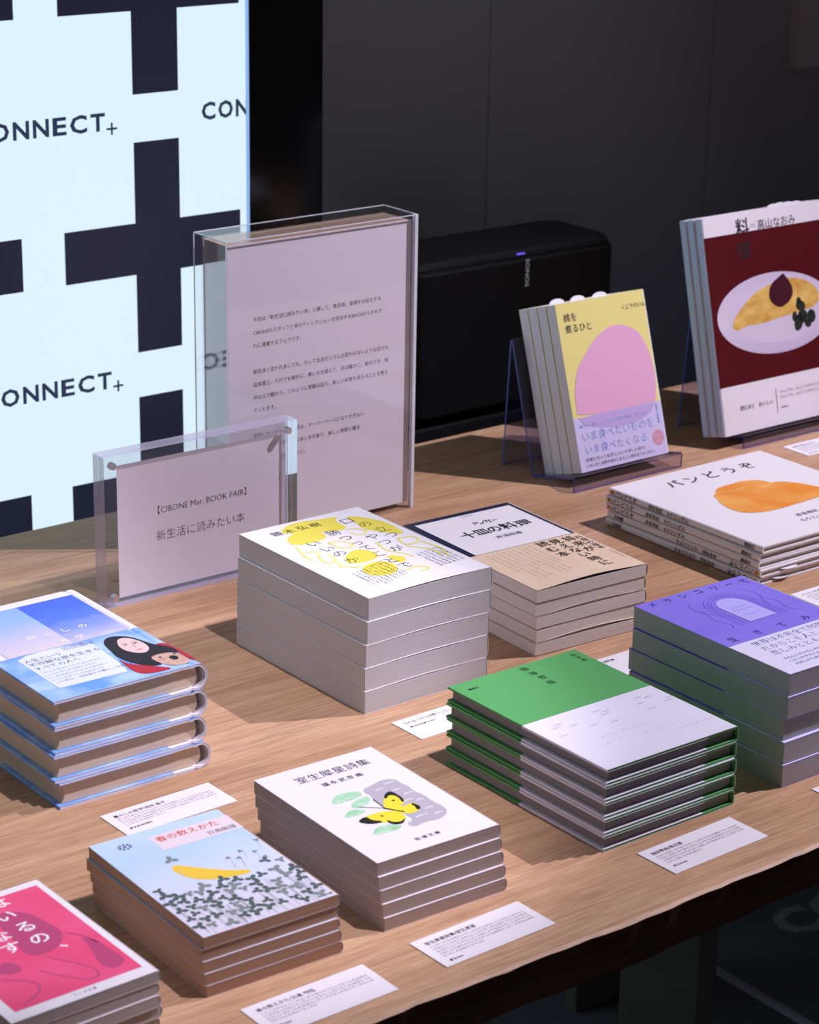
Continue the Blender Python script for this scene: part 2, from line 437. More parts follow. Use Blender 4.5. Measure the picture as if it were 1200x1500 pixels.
LN = ['今月は「新生活に読みたい本」と題して、常日頃、皆様をお迎えする', 'CIBONEのスタッフと本のディレクションを担当するBACHからそれぞ', 'れに選書するフェアです。', '', '新生活と言われましても、大して生活のリズムが変わらないような日々の', '延長線上。それでも確かに、寒い冬を越えて、日は暖かく、桜がさき、街', '中は人で賑わう。どのように季節は巡り、新しい年度を迎えることを教え', 'てくれます。', '', '期待にあふれたこの季節は、オーバーペースになりすぎない', 'ように、ここで見つけた本と手を取り、新しい季節と踊る', 'ように過ごせれますように。']
for k, s in enumerate(LN):
    if s: mb.text(s, 33.5, 223.0-12.85*k, 4.95, wl+.0002, bold=0.0, plane='xz')
mb.build('lettering', mat('sign_ink', (44, 42, 46), 0.7), sheet1)

# small block frame with magnets
fs = empty('block_frame', (1.0140, 1.7462, 0.0001)); tag(fs, 'small clear acrylic block frame with magnets and fair title card', 'sign')
FW, FH, FD = 0.2098, 0.1440, 0.0192
for y0, y1 in ((0, 0.0094), (0.0098, FD)):
    MB().box(0, FW, y0, y1, 0, FH, ms=[2, 2, 0, 0, 2, 1]).build('acrylic_plate', [CLR, GLS, mixed('edge_sheen_paint', (206, 196, 220), 0.6, (0.92, 0.92, 0.98))], fs)  # lavender on left, top and bottom faces paints in reflections inside the acrylic
sheet2 = MB().box(0.0185, 0.1985, 0.0094, 0.0097, 0.004, 0.1310).build('paper_sheet', mat('sign_paper', (250, 246, 253), 0.5), fs)
MAG = mat('magnet_steel', (200, 198, 205), 0.3, 0.5, 0.8)
for mx_, mz in ((0.0095, 0.1345), (0.0090, 0.0085), (FW-0.0095, 0.1345), (FW-0.0095, 0.0085)):
    r0 = [(mx_+0.0034*math.cos(2*PI*i/18), y, mz+0.0034*math.sin(2*PI*i/18)) for y in (-0.0004,) for i in range(18)]
    r1 = [(x, 0.0045, z) for x, y, z in r0]
    loft([r0, r1]).build('magnet', MAG, fs)
mb = MB()
mb.text('【CIBONE Mar. BOOK FAIR】', 55.5, 77.5, 8.3, 0.00925, bold=-0.012, plane='xz', width=97)
mb.text('新生活に読みたい本', 58.5, 51.6, 10.9, 0.00925, bold=-0.014, plane='xz')
mb.build('lettering', INK, sheet2)

# ================================================================ BOOKS
def upath(w_, T, t, r=0.0035, nx=10, fore=0.0):
    """U outline of a cover: bottom leaf, rounded spine on the right, top leaf"""
    P = [(fore, t/2)]+[(w_-r, t/2)]
    r = min(r, T/2-t/2)
    for i in range(1, 5):
        a = -PI/2+PI/2*i/4; P.append((w_-r+r*math.cos(a)-0*t, t/2+r+r*math.sin(a)))
    for i in range(0, 5):
        a = PI/2*i/4; P.append((w_-r+r*math.cos(a), T-t/2-r+r*math.sin(a)))
    for i in range(1, nx+1):
        P.append((w_-r-(w_-r-fore)*i/nx, T-t/2))
    return P
def softcover(root, w_, h, T, covm, pagem, obi=None, bulge=0.0, obm=None):
    """right-bound paperback; local x = width, y = height, z = thickness"""
    o = 0.00022 if obi else 0.0
    t = 0.00026
    ntop = 10+1
    P = [(x, z+o) for x, z in upath(w_, T-2*o, t)]
    n = len(P)
    def dz(i, x, y, n=n):
        if bulge == 0 or i < n-ntop+1: return 0
        return bz(x, y)
    def bz(x, y):
        f = max(0.0, 1-y/0.10)
        return bulge*math.sin(PI*min(1, max(0, x/w_)))**1.5*f*f
    MB().sheet(P, 0, h, t, 12 if bulge else 1, dz).build('cover', covm, root)
    MB().box(0.0001, w_-0.0010, 0.0001, h-0.0001, t+o+0.00004, T-t-o-0.00004).build('page_block', pagem, root)
    if obi:
        Q = upath(w_+0.00022, T, 0.0002); n2 = len(Q)
        MB().sheet(Q, 0.0001, obi, 0.0002, 8 if bulge else 1, (lambda i, x, y: bz(x, y) if i >= n2-ntop+1 else 0) if bulge else None).build('paper_band', obm, root)
    return (lambda i, x, y: bz(x, y)) if bulge else None
def hardcover(root, w_, h, T, covm, pagem, board=0.002, obi=None, obm=None, inset=0.003, rnd=0.0, mirror=None, flap=0.1):
    """case-bound book, spine on the right (left when mirrored)"""
    o = 0.0002; t = board
    r = 0.002 if not rnd else T/2-t/2-o
    P = [(x, z+o) for x, z in upath(w_-o, T-2*o, t, r=max(r, 0.002), nx=2)]
    if rnd:   # rounded spine with a hinge groove in front of it
        cx = w_-o-rnd; hh = T/2-t/2-o
        arc = [(cx+rnd*math.cos(-PI/2+PI*i/12), T/2+hh*math.sin(-PI/2+PI*i/12)) for i in range(13)]
        g = 0.0009
        P = [(0, t/2+o), (cx-0.007, t/2+o), (cx-0.004, t/2+o+g), (cx-0.0015, t/2+o)] + arc[1:-1] + [(cx-0.0015, T-t/2-o), (cx-0.004, T-t/2-o-g), (cx-0.007, T-t/2-o), (0, T-t/2-o)]
    MB().sheet(P, 0, h, t, 1, mirror=mirror).build('cover', covm, root)
    xp = (w_-rnd*0.75-0.001) if rnd else w_-t-0.0012
    mb = MB()
    if rnd:
        # page block with a hollow fore edge and rounded back
        hh = T/2-t-o-0.0005; R = []
        for i in range(9):
            a = -1+2*i/8; R.append((inset+0.0022*(1-a*a), T/2+hh*a))
        for i in range(9):
            a = 1-2*i/8; R.append((xp-0.004+0.0045*math.sqrt(max(0, 1-a*a)), T/2+hh*a))
        n = len(R)
        for y in (inset, h-inset): mb.v += [(x, y, z) for x, z in R]
        mb.f = [(i, i+n, (i+1) % n+n, (i+1) % n) for i in range(n)] + [tuple(range(n)), tuple(range(2*n-1, n-1, -1))]; mb.m = [0]*(n+2)
    else:
        a, b = inset, xp
        if mirror is not None: a, b = mirror-xp, mirror-inset
        mb.box(a, b, inset, h-inset, t+o+0.0004, T-t-o-0.0004)
    mb.build('page_block', pagem, root)
    def wrap(y0, y1, name, m, tt, off):
        if rnd: core = [(x+ (off if i > len(P)//2-4 and i < len(P)//2+4 else 0), z+(off+t/2 if z > T/2+1e-6 else (-off-t/2 if z < T/2-1e-6 else 0))) for i, (x, z) in enumerate(P)]
        else: core = upath(w_, T, 0.0002, r=0.003, nx=2)
        q = T-0.0002; xo = -0.0004
        path = [(flap, t+o+0.0002), (xo+0.0003, t+o+0.0002), (xo, t+o), (xo, 0.0002)] + core[0:] + [(xo, q), (xo, T-t-o), (xo+0.0003, T-t-o-0.0002), (flap, T-t-o-0.0002)]
        MB().sheet(path, y0, y1, tt, 1, mirror=mirror).build(name, m, root)
    if obi: wrap(-0.0002, obi, 'paper_band', obm, 0.0002, 0.0001)
    return None
def dup(root, loc, rot):
    r = root.copy(); COL.objects.link(r); r.location = loc; r.rotation_euler = rot
    for ch in [c for c in COL.objects if c.parent == root]:
        c = ch.copy(); COL.objects.link(c); c.parent = r
    return r
ORD = {4: ['topmost', 'second from the top', 'second from the bottom', 'bottom'], 5: ['topmost', 'second from the top', 'middle', 'second from the bottom', 'bottom']}
def stack(name, x, y, rz, n, T, builder, top, what, group, jit=0.0012, rots=0.006, cat='book', z0=0.0001, shifts=None):
    """n copies of one book on top of each other; the printed front shows on the uppermost one"""
    T0 = T-0.00004
    root = empty(name, (x, y, z0+(n-1)*T), (0, 0, rz))
    dz = builder(root, T0)
    top(root, T0+0.00010, dz)
    out = [root]
    for k in range(1, n):
        dx, dy, dr = random.uniform(-jit, jit), random.uniform(-jit, jit), random.uniform(-rots, rots)
        if shifts and k < len(shifts): dx, dy = shifts[k]
        out.append(dup(root, (x+dx, y+dy, z0+(n-1-k)*T), (0, 0, rz+dr)))
    for k, r in enumerate(out):
        tag(r, '%s, %s of its stack' % (what, ORD[n][k]), cat, group)
    return out
BAND_PRINTS = {'pale_patch', 'red_jacket_print', 'hair_print', 'face_print', 'dog_print', 'dark_details', 'mouth_print', 'peach_through_band', 'seal_print', 'seal_lettering'}
def deco(mb, name, m, root):
    """print on the cover or on the paper band of one book"""
    base = name.split('.')[0]
    want = 'paper_band' if base in BAND_PRINTS or base.startswith('band_') else 'cover'
    host = [c for c in COL.objects if c.parent == root and c.name.split('.')[0] == want]
    return mb.build(name, m, host[0] if host else root)
def vtext(mb, s, x, y, size, z, pitch=None, dz=None, bold=0.0):
    for i, ch in enumerate(s):
        mb.text(ch, x, y-i*(pitch or size*1.05), size, z, 'c', bold=bold, dz=dz)
def scatter_marks(mb, pts, z, size, chars, dz=None, bold=0):
    for (x, y), ch in zip(pts, chars): mb.text(ch, x, y-size*0.38, size, z, 'c', dz=dz, bold=bold)
KANA = 'このほんはひとのくらしとことばについてやさしくたのしくかかれたいちさつですよむたびにあたらしいきもちになれるふゆのよるはるのあさ'
def filler(n):
    i = random.randrange(len(KANA)); return ''.join(KANA[(i+k*7) % len(KANA)] for k in range(n))

# ---- white and yellow paperback stack
def s1(root, T):
    return softcover(root, 0.1295, 0.1886, T, mat('s1_cover', (238, 236, 240), 0.42, 0.4), pages('s1_pages', (206, 204, 206)), bulge=0.0012)
def s1t(root, z, dz):
    mb = MB(); Z = z
    B = [[[34.6, 175.1], [45.8, 182.3], [58.9, 185.2], [77.5, 180.2], [92.3, 178.7], [95.9, 175.0], [88.0, 168.7], [88.2, 153.9], [85.2, 147.2], [76.4, 145.9], [60.2, 153.2], [61.4, 146.6], [54.8, 134.2], [19.5, 134.8], [27.0, 157.3], [41.3, 160.7], [31.6, 167.4]],
         [[101.6, 172.9], [109.6, 169.6], [120.5, 151.9], [123.8, 134.9], [120.6, 110.9], [117.1, 107.6], [108.9, 115.1], [101.9, 126.9], [95.7, 139.9], [100.2, 151.4]],
         [[53.7, 98.7], [64.5, 97.7], [68.8, 85.3], [66.6, 73.2], [46.6, 68.3], [34.1, 74.4], [37.4, 85.5]],
         [[70.2, 71.7], [78.2, 69.4], [84.1, 58.2], [71.6, 48.1], [69.3, 57.7]],
         [[39.6, 62.6], [56.8, 66.6], [65.5, 57.7], [62.5, 41.2], [49.6, 31.8], [34.7, 37.1], [31.2, 50.0]]]
    for p in B: deco(MB().poly(p, Z, cut=1, dz=dz, sm=1), 'yellow_patch', mat('s1_yellow', (232, 220, 84), 0.5), root)
    mb = MB(); Z += 0.00005
    for p in ([[83.8, 145.3], [93.1, 141.7], [96.7, 130.6], [84.5, 124.7], [80.9, 135.8]], [[50.4, 126.0], [62.2, 126.2], [67.0, 111.6], [57.7, 104.1], [50.1, 112.2], [50.4, 126.0]], [[20.9, 132.7], [13.0, 105.4], [14.2, 99.1]], [[19.4, 117.2], [32.1, 113.8], [20.5, 100.1], [20.3, 81.4], [33.0, 88.6], [33.2, 102.0]], [[29.2, 83.3], [23.3, 68.7], [29.0, 72.7], [31.4, 63.0], [40.2, 64.8]], [[106.1, 101.1], [122.0, 98.5], [118.6, 83.8], [100.1, 82.8], [106.1, 101.1]], [[100.1, 82.8], [107.5, 72.0], [114.9, 61.3], [111.6, 47.0]], [[85.1, 104.5], [79.1, 80.9], [87.8, 69.3], [89.9, 56.8]], [[118.6, 83.8], [122.8, 61.2], [113.9, 40.0]], [[62.3, 33.4], [78.9, 37.6], [84.9, 25.4], [73.4, 25.5]]):
        mb.stroke(p, 2.2, Z, dz=dz)
    deco(mb, 'yellow_lines', mat('s1_yellow2', (236, 228, 120), 0.5), root)
    mb = MB(); Z += 0.00005
    scatter_marks(mb, [[96.6, 162.7], [104.5, 146.5], [108.6, 128.0], [107.2, 111.7], [90.8, 117.4], [91.5, 100.0], [90.2, 81.4], [68.6, 144.5], [69.9, 127.5], [70.3, 112.1], [70.0, 97.2], [69.3, 79.5], [68.8, 60.8], [70.7, 44.4], [38.9, 131.3], [41.0, 114.2], [42.6, 99.3], [41.8, 79.8]], Z, 14.5, '口の立つやつが勝つってことでいいのか', dz, -0.012)
    scatter_marks(mb, [[26.6, 169.8], [39.6, 169.3], [53.9, 170.3], [67.4, 170.2]], Z, 11, '頭木弘樹', dz, 0.0)
    for k in range(6): vtext(mb, filler(9), 121-k*5.0, 62-k*0.6, 4.0, Z, dz=dz)
    for k in range(9): vtext(mb, filler(10 if k < 7 else 8), 60-k*4.6, 62-k*1.5, 3.7, Z, dz=dz)
    deco(mb, 'lettering', INK, root)
stack('paperback_book', 1.070, 1.426, math.radians(-0.05), 5, 0.01994, s1, s1t, 'thick white paperback with yellow patches', 'white paperbacks with yellow patches', shifts=[(0, 0), (-.0018, -.0012), (-.0034, -.0016), (-.0044, -.0022), (-.0050, -.0030)], rots=0.004)

# ---- navy framed cookery book stack with tan band
def s2(root, T):
    return softcover(root, 0.1251, 0.2014, T, mat('s2_navy', (34, 40, 70), 0.4, 0.4), pages('s2_pages', (222, 212, 208)), 0.0985, 0.0026, noisy('s2_band', (226, 200, 172), (230, 205, 178), (40, 40, 40), 0.6))
def s2t(root, z, dz):
    mb = MB(); mb.poly([(8.0, 99), (8.0, 193.5), (118.0, 193.5), (118.0, 99)], z, cut=0)
    deco(mb, 'white_panel', WHITE, root)
    mb = MB(); Z = z+0.00016
    scatter_marks(mb, [[35, 146], [50.3, 147], [64.9, 147], [81.4, 147], [98.7, 146.0]], Z, 16.5, '十皿の料理', None, 0.02)
    deco(mb, 'title_lettering', INK, root); mb = MB(); mb.text('斉須政雄', 52, 124, 7.4, Z); deco(mb, 'author_lettering', INK, root)
    mb = MB(); mb.text('COTE DOR', 58, 192-4, 2.6, Z); deco(mb, 'small_lettering', INK, root); mb = MB()
    for k in range(9):
        a = k*0.7; mb.stroke([(57+k*2.8, 165+3*math.sin(k*1.9)), (59+k*2.8, 170+3*math.cos(k*1.3)), (61+k*2.8, 167+3*math.sin(k*2.3))], 0.9, Z)
    deco(mb, 'ornament_print', INK, root); mb = MB()
    scatter_marks(mb, [[77.1, 89.6], [75.6, 73.6], [76.0, 58.5], [91.0, 88.3], [91.5, 74.4], [91.9, 60.7], [91.7, 47.0], [92.3, 33.6], [93.0, 19.8], [106.2, 88.1], [106.0, 72.9], [105.5, 57.6]], Z+.0002, 13.2, '読む本見えない時に将来が', dz, 0.0)
    vtext(mb, '料理の基本', 117, 84, 7.6, Z+.0002, dz=dz); vtext(mb, 'すべてここに', 119, 42, 3.4, Z+.0002, dz=dz)
    for k in range(9): vtext(mb, filler(18 if k % 4 else 12), 63-k*6.0, 90-k*0.2, 3.3, Z+.0002, dz=dz, pitch=4.0, bold=-0.015)
    deco(mb, 'band_lettering', INK, root)
stack('paperback_book', 1.259, 1.4361, math.radians(-2.23), 5, 0.01228, s2, s2t, 'navy paperback with a tan paper band', 'navy paperbacks with tan band', rots=0.008)

# ---- blue sky hardback stack
SKY_R = gradient('s3_sky_right', 0.088, 0.183, [(205, 200, 214), (150, 165, 225), (92, 128, 236), (72, 108, 236), (70, 104, 234)], 0.35, (40, 90, 1))
SKY_L = gradient('s3_sky_left', 0.088, 0.190, [(222, 208, 214), (196, 196, 226), (150, 184, 246), (140, 176, 248)], 0.2, (30, 80, 1))
S3B = noisy('s3_band', (104, 158, 244), (176, 206, 250), (30, 45, 40), 0.4, 3)
def s3(root, T):
    hardcover(root, 0.1330, 0.1941, T, mat('s3_jacket', (236, 232, 238), 0.4, 0.4), pages('s3_pages', (226, 206, 184)), 0.0018, 0.091, S3B, 0.0035, rnd=0.0085)
    return None
def s3t(root, z, dz):
    mb = MB(); mb.poly([(68.8, 91), (68.8, 183), (119.8, 182.5), (119.8, 91)], z); deco(mb, 'sky_picture', SKY_R, root)
    mb = MB(); mb.poly([(12, 91), (12, 183.5), (68.8, 183), (68.8, 91)], z); deco(mb, 'sky_picture', SKY_L, root)
    Z = z+0.00005
    mb = MB(); mb.poly([(16, 84), (26, 89), (40, 90.5), (60, 88), (80, 82), (78, 40), (74, 18), (16, 20)], Z); deco(mb, 'pale_patch', mat('s3_pale', (222, 230, 248), 0.45), root)
    Z += 0.00005
    mb = MB(); mb.poly([[120.1, 53.5], [127.5, 49.8], [129.0, 24.1], [129.0, 5.2], [124.9, 10.2], [126.0, 30.4], [117.8, 44.2]], Z, sm=2)
    mb.poly([[81.1, 46.2], [80.7, 33.9], [84.6, 26.8], [97.1, 13.5], [106.4, 3.0], [92.6, 3.0], [79.1, 6.6], [77.0, 21.0]], Z, sm=2); deco(mb, 'red_jacket_print', mat('s3_red', (178, 40, 58), 0.5), root)
    Z += 0.00005
    mb = MB(); mb.poly([[86.5, 76.4], [95.3, 86.2], [105.8, 82.6], [112.4, 74.4], [115.6, 60.5], [119.6, 49.3], [127.0, 40.7], [126.1, 26.8], [119.1, 29.4], [107.9, 31.8], [103.8, 31.6], [101.5, 20.4], [103.1, 13.5], [93.7, 16.0], [85.5, 28.3], [81.1, 46.2], [84.2, 60.4]], Z, sm=2)
    deco(mb, 'hair_print', mat('s3_hair', (34, 28, 40), 0.5), root)
    Z += 0.00005
    mb = MB(); mb.poly([[96.5, 71.0], [100, 77], [106.5, 77.5], [112.2, 68.4], [113.6, 56], [111.0, 46.3], [104.0, 41], [97.3, 45.8], [93.2, 54.2], [93.6, 64.5]], Z, sm=2); deco(mb, 'face_print', mat('s3_skin', (232, 200, 196), 0.5), root)
    mb = MB(); mb.poly([[101.8, 31.6], [111.0, 33.7], [121.7, 30.4], [125.5, 21.2], [123.4, 5.4], [110.8, 5.1], [103.7, 12.1], [101.4, 23.3]], Z, sm=2); deco(mb, 'dog_print', noisy('s3_dog', (190, 150, 130), (214, 180, 162), (200, 200, 1), 0.5), root)
    Z += 0.00005
    mb = MB(); mb.ell(116.5, 20.5, 3.4, 4.6, Z).ell(108, 27, 1.2, 1.6, Z).ell(121, 27, 1.0, 1.4, Z).ell(107.5, 62.5, 2.0, 0.8, Z, a=0.1).ell(99.5, 63.5, 1.8, 0.8, Z, a=0.1); mb.stroke([(105, 65.5), (108, 66.5), (111, 65)], 0.6, Z).stroke([(97, 66), (99.5, 67.3), (102, 66.5)], 0.6, Z).stroke([(103.5, 62), (104.6, 56.5), (102.8, 55.5)], 0.4, Z)
    deco(mb, 'dark_details', mat('s3_hair', (34, 28, 40)), root)
    mb = MB(); mb.ell(103.6, 49.5, 2.6, 1.0, Z, a=-0.1); deco(mb, 'mouth_print', mat('s3_lip', (196, 110, 120), 0.5), root)
    Z = z+0.00012
    mb = MB(); mb.text('人生という', 18, 75.5, 6.6, Z); mb.text('不可解な旅を生きる', 18, 67.0, 6.9, Z); mb.text('すべての人へ', 18, 58.5, 6.6, Z)
    for k in range(5): mb.text(filler(15 - (k % 2)*2) if k < 4 else 'この本は、池田晶子の暮らしの本です', 18, 51-k*5.6, 3.5 if k < 4 else 4.0, Z, bold=-0.01)
    deco(mb, 'lettering', mat('navy_ink', (52, 50, 84), 0.6), root)
    mb = MB()
    for k, ch in enumerate('暮らしの'): mb.text(ch, 47+k*15.2, 115, 8.6, Z, 'c', bold=0.01)
    for k, ch in enumerate('哲学'): mb.text(ch, 65+k*14.5, 96, 8.6, Z, 'c', bold=0.01)
    deco(mb, 'title_lettering', mat('s3_title', (242, 238, 240), 0.5), root)
    mb = MB(); mb.text('池田晶子', 54, 81.5, 7.6, Z); deco(mb, 'author_lettering', mat('s3_author', (142, 140, 170), 0.5), root)
stack('hardback_book', 0.7758, 1.4173, math.radians(0.1), 4, 0.02175, s3, s3t, 'blue sky hardback with a portrait band', 'blue sky hardbacks', rots=0.008, shifts=[(0, 0), (-.0004, 0), (-.002, -.001), (.001, -.002)])

# ---- green hardback stack
def s4(root, T):
    hardcover(root, 0.132, 0.1842, T, mat('s4_green', (90, 166, 98), 0.5, 0.3), pages('s4_pages', (150, 146, 146)), 0.0017, 0.0945, mat('s4_band', (228, 226, 240), 0.45, 0.35), 0.003)
    return None
def s4t(root, z, dz):
    Z = z+0.00004; mb = MB()
    for (x, y), ch in zip([[70.7, 176.1], [71.0, 165.4], [72.0, 155.6], [71.2, 144.4]], '珈琲夜船'): mb.text(ch, x, y-2.6, 7.6, Z, 'c', bold=-0.005)
    for (x, y), ch in zip([[121.7, 175.6], [122.2, 169.6], [122.7, 163.6]], '熊井殿'): mb.text(ch, x, y-2, 4.8, Z, 'c')
    mb.text('■書房', 9, 168.5, 3.6, Z)
    deco(mb, 'lettering', mat('deep_green_ink', (22, 62, 36), 0.6), root)
    mb = MB()
    for x, y in [[22.3, 80.3], [31.1, 72.7], [17.4, 76.3], [62.2, 82.0], [63.9, 74.2], [68, 78.2], [43.3, 64.0], [61.6, 60.5], [105.4, 82.7], [112.7, 79.5], [99.7, 73.5], [100.6, 61.7], [122.4, 65.9], [13.8, 62.6], [127, 70.1]]: mb.stroke([(x-4, y), (x+4, y)], 0.55, Z)
    for s, x, y in (('海をゆく夜の船ように', 32.8, 42.8), ('ことばのつぶ', 14.4, 33.3), ('ひとつぶずつ', 64.9, 29.7), ('光る言葉たちを', 92.6, 21.2)):
        for i, ch in enumerate(s): mb.text(ch, x+i*5.3, y, 3.4, Z, bold=-0.02)
    deco(mb, 'band_lettering', mat('pale_grey_ink', (160, 158, 176), 0.6), root)
stack('hardback_book', 1.0632, 1.1294, math.radians(0.02), 5, 0.01278, s4, s4t, 'green hardback with a broad white paper band', 'green hardbacks with white band', shifts=[(0, 0), (-.001, -.0005), (-.0016, -.0012), (-.0022, -.0022), (-.0025, -.0028)], rots=0.006)

# ---- violet paperback stack
def s5(root, T):
    return softcover(root, 0.1242, 0.1742, T, noisy('s5_violet', (134, 120, 224), (142, 128, 230), (20, 20, 20), 0.45), pages('s5_pages', (182, 180, 184)), 0.066, 0.0, mat('s5_band', (228, 226, 246), 0.45))
def s5t(root, z, dz):
    mb = MB()
    for a, b in ((0, 0),):
        P = [(53, 94.8), (53, 128)]+[(68+15*math.cos(PI-PI*i/14), 128+15*math.sin(PI-PI*i/14)) for i in range(1, 14)]+[(83, 128), (83, 94.8)]
        mb.poly(P, z)
    deco(mb, 'arch_print', mat('s5_arch', (186, 180, 246), 0.5), root)
    mb = MB(); Z = z+0.00005
    for r in (19, 21.5, 25):
        mb.stroke([(68-r, 94)]+[(68+r*math.cos(PI-PI*i/16), 128+r*math.sin(PI-PI*i/16)) for i in range(17)]+[(68+r, 94)], 0.35, Z)
    for s in (-1, 1):
        mb.stroke([(68+s*30, 150), (68+s*36, 140), (68+s*31, 128), (68+s*38, 115), (68+s*31, 100), (68+s*36, 92)], 0.4, Z)
        mb.stroke([(68+s*26, 92), (68+s*26, 120), (68+s*34, 132)], 0.35, Z)
    mb.text('Living in', 68, 122, 4.6, Z, 'c', bold=-0.02); mb.text('Melancholy', 68, 116, 4.6, Z, 'c', bold=-0.02); mb.text('takashima rin', 68, 106, 3.4, Z, 'c', bold=-0.02)
    deco(mb, 'line_drawing', mat('s5_line', (112, 98, 206), 0.5), root)
    mb = MB()
    scatter_marks(mb, [[13.3, 167], [30.5, 167], [48, 167], [65, 167], [82.1, 166], [98.7, 165], [114.0, 163], [14.0, 75.6], [41.6, 75.6], [68.6, 75.6], [95.7, 75.6], [116, 75.6]], Z, 9.4, 'メランコリーで生きてみる', None, -0.008)
    deco(mb, 'title_lettering', mat('s5_ink', (62, 52, 150), 0.5), root)
    mb = MB(); Z = z+0.00012
    for k, s in enumerate(('世界は不完全で残酷', 'だからこそ人と', '悲しみとともに生きる')): mb.text(s, 18, 55.0-k*10.6, 9.0, Z, bold=-0.016)
    for k in range(3): mb.text(filler(17), 18, 23-k*6.2, 4.2, Z)
    deco(mb, 'band_lettering', mat('s5_bandink', (104, 98, 176), 0.5), root)
stack('paperback_book', 1.2478, 1.1293, 0.0, 5, 0.0185, s5, s5t, 'thick violet paperback with a white lower band', 'violet paperbacks', shifts=[(0, 0), (-.0012, -.0012), (-.0016, .0014), (-.003, -.0018), (-.004, -.003)], rots=0.004)

# ---- bread picture book stack (spines on the left; the two lowest lie face down)
S6C = mat('s6_cover', (234, 231, 234), 0.4, 0.4); S6S = mat('s6_orange', (222, 140, 58), 0.6)
S6W, S6H, S6T = 0.2145, 0.2144, 0.00776
def s6_spine(root, T):
    def sp_text(s, y, size, name):      # running down the spine
        m2 = MB(); m2.text(s, 0, 0, size, 0, bold=0.012)
        MB().add([(-0.0008, 0.001*y-px, T/2-size*0.00038+py) for px, py, pz in m2.v], [f[::-1] for f in m2.f]).build(name, INK, root)
    sp_text('パンどうぞ', 205, 6.4, 'spine_title'); sp_text('彦坂有紀', 156, 5.0, 'spine_author'); sp_text('もりといずみ', 130, 5.0, 'spine_author'); sp_text('講談社', 24, 4.6, 'spine_publisher')
    mb = MB()
    for cx, r in ((209.5, 2.3), (207.5, 1.7)):
        P = [(-0.0008, 0.001*(cx+r*1.0*math.cos(2*PI*i/10)), T/2+0.001*r*math.sin(2*PI*i/10)) for i in range(10)]
        mb.add(P, [tuple(range(10))[::-1]])
    mb.build('spine_icon', S6S, root)
def slip(root, x, y, z, up_=True):
    P = [(x-0.0105, y-0.01)]+[(x+0.0105*math.cos(PI-PI*i/10), y+0.0050*math.sin(PI-PI*i/10)) for i in range(11)]+[(x+0.0105, y-0.01)]
    n = len(P); mb = MB()
    mb.v = [(a, b, z) for a, b in P]+[(a, b, z+0.00035) for a, b in P]
    mb.f = [tuple(range(n))[::-1], tuple(range(n, 2*n))]+[(i, (i+1) % n, (i+1) % n+n, i+n) for i in range(n)]; mb.m = [0]*len(mb.f)
    mb.build('sales_slip', mat('slip_paper', (232, 230, 234), 0.4), root)
def s6(root, T):
    hardcover(root, S6W, S6H, T, S6C, pages('s6_pages', (206, 196, 184)), 0.0014, None, None, 0.003, mirror=S6W)
    s6_spine(root, T)
T6 = S6T-0.00004
bk = []
for k in range(5):
    flip = k >= 3; zz = 0.0001+(4-k)*S6T; dx = (0, -.0022, -.0030, -.0022, -.0034)[k]; dy = (0, .0014, .001, -.0012, -.0004)[k]
    r = empty('picture_book', (1.5465+dx, 1.4453+dy+(S6H if flip else 0), zz+(T6 if flip else 0)), (PI if flip else 0, 0, (0.002, .003, -.002, .001, 0)[k]))
    if k == 0: s6(r, T6); src = r
    else:
        for ch in [c for c in COL.objects if c.parent == src]:
            c = ch.copy(); COL.objects.link(c); c.parent = r
    if flip: slip(r, 0.038 if k == 3 else 0.030, S6H-0.001, T6/2)
    if k == 0:
        pass
    bk.append(r)
r = bk[0]; mb = MB()
mb.poly([[66.6, 134.9], [76.6, 139.0], [80.4, 146.0], [93.4, 151.0], [108.2, 150.5], [124.5, 151.8], [138.6, 146.6], [144.0, 138.2], [144.6, 131.1], [156.1, 128.2], [168.0, 114.7], [174.9, 96.1], [178, 84], [170, 74], [156.6, 71.6], [119.8, 69.3], [82.1, 68.1], [62.2, 74.9], [52.3, 84.6], [52.4, 101.6], [58.7, 118.7], [64, 126]], T6+.0001, sm=2)
def bread_mat():
    m = noisy('s6_bread', (226, 140, 52), (236, 172, 92), (26, 26, 26), 0.6, 3); return m
deco(mb, 'bread_picture', bread_mat(), r)
mb = MB(); mb.stroke([(78, 140), (88, 136), (100, 133), (112, 136)], 1.2, T6+.00016).stroke([(146, 131), (136, 126), (124, 126)], 1.2, T6+.00016); deco(mb, 'bread_creases', mat('s6_crease', (240, 196, 130), 0.6), r)
mb = MB()
for x, ch, a in ((61.1, 'パ', 0.1), (86.6, 'ン', 0.05), (113.4, 'ど', -0.1), (138.7, 'う', 0), (164.4, 'ぞ', 0.05)): mb.text(ch, x, 177, 20, T6+.0001, 'c', bold=0.006)
mb.text('彦坂有紀', 92, 42, 7.4, T6+.0001); mb.text('もりといずみ', 84, 29, 7.4, T6+.0001); mb.text('講談社の幼児えほん', 92, 14, 4.2, T6+.0001)
deco(mb, 'lettering', INK, r)
for k, q in enumerate(bk):
    tag(q, ('white bread picture book, face down, %s of its stack' if k >= 3 else 'white bread picture book, %s of its stack') % ORD[5][k], 'book', 'bread picture books')

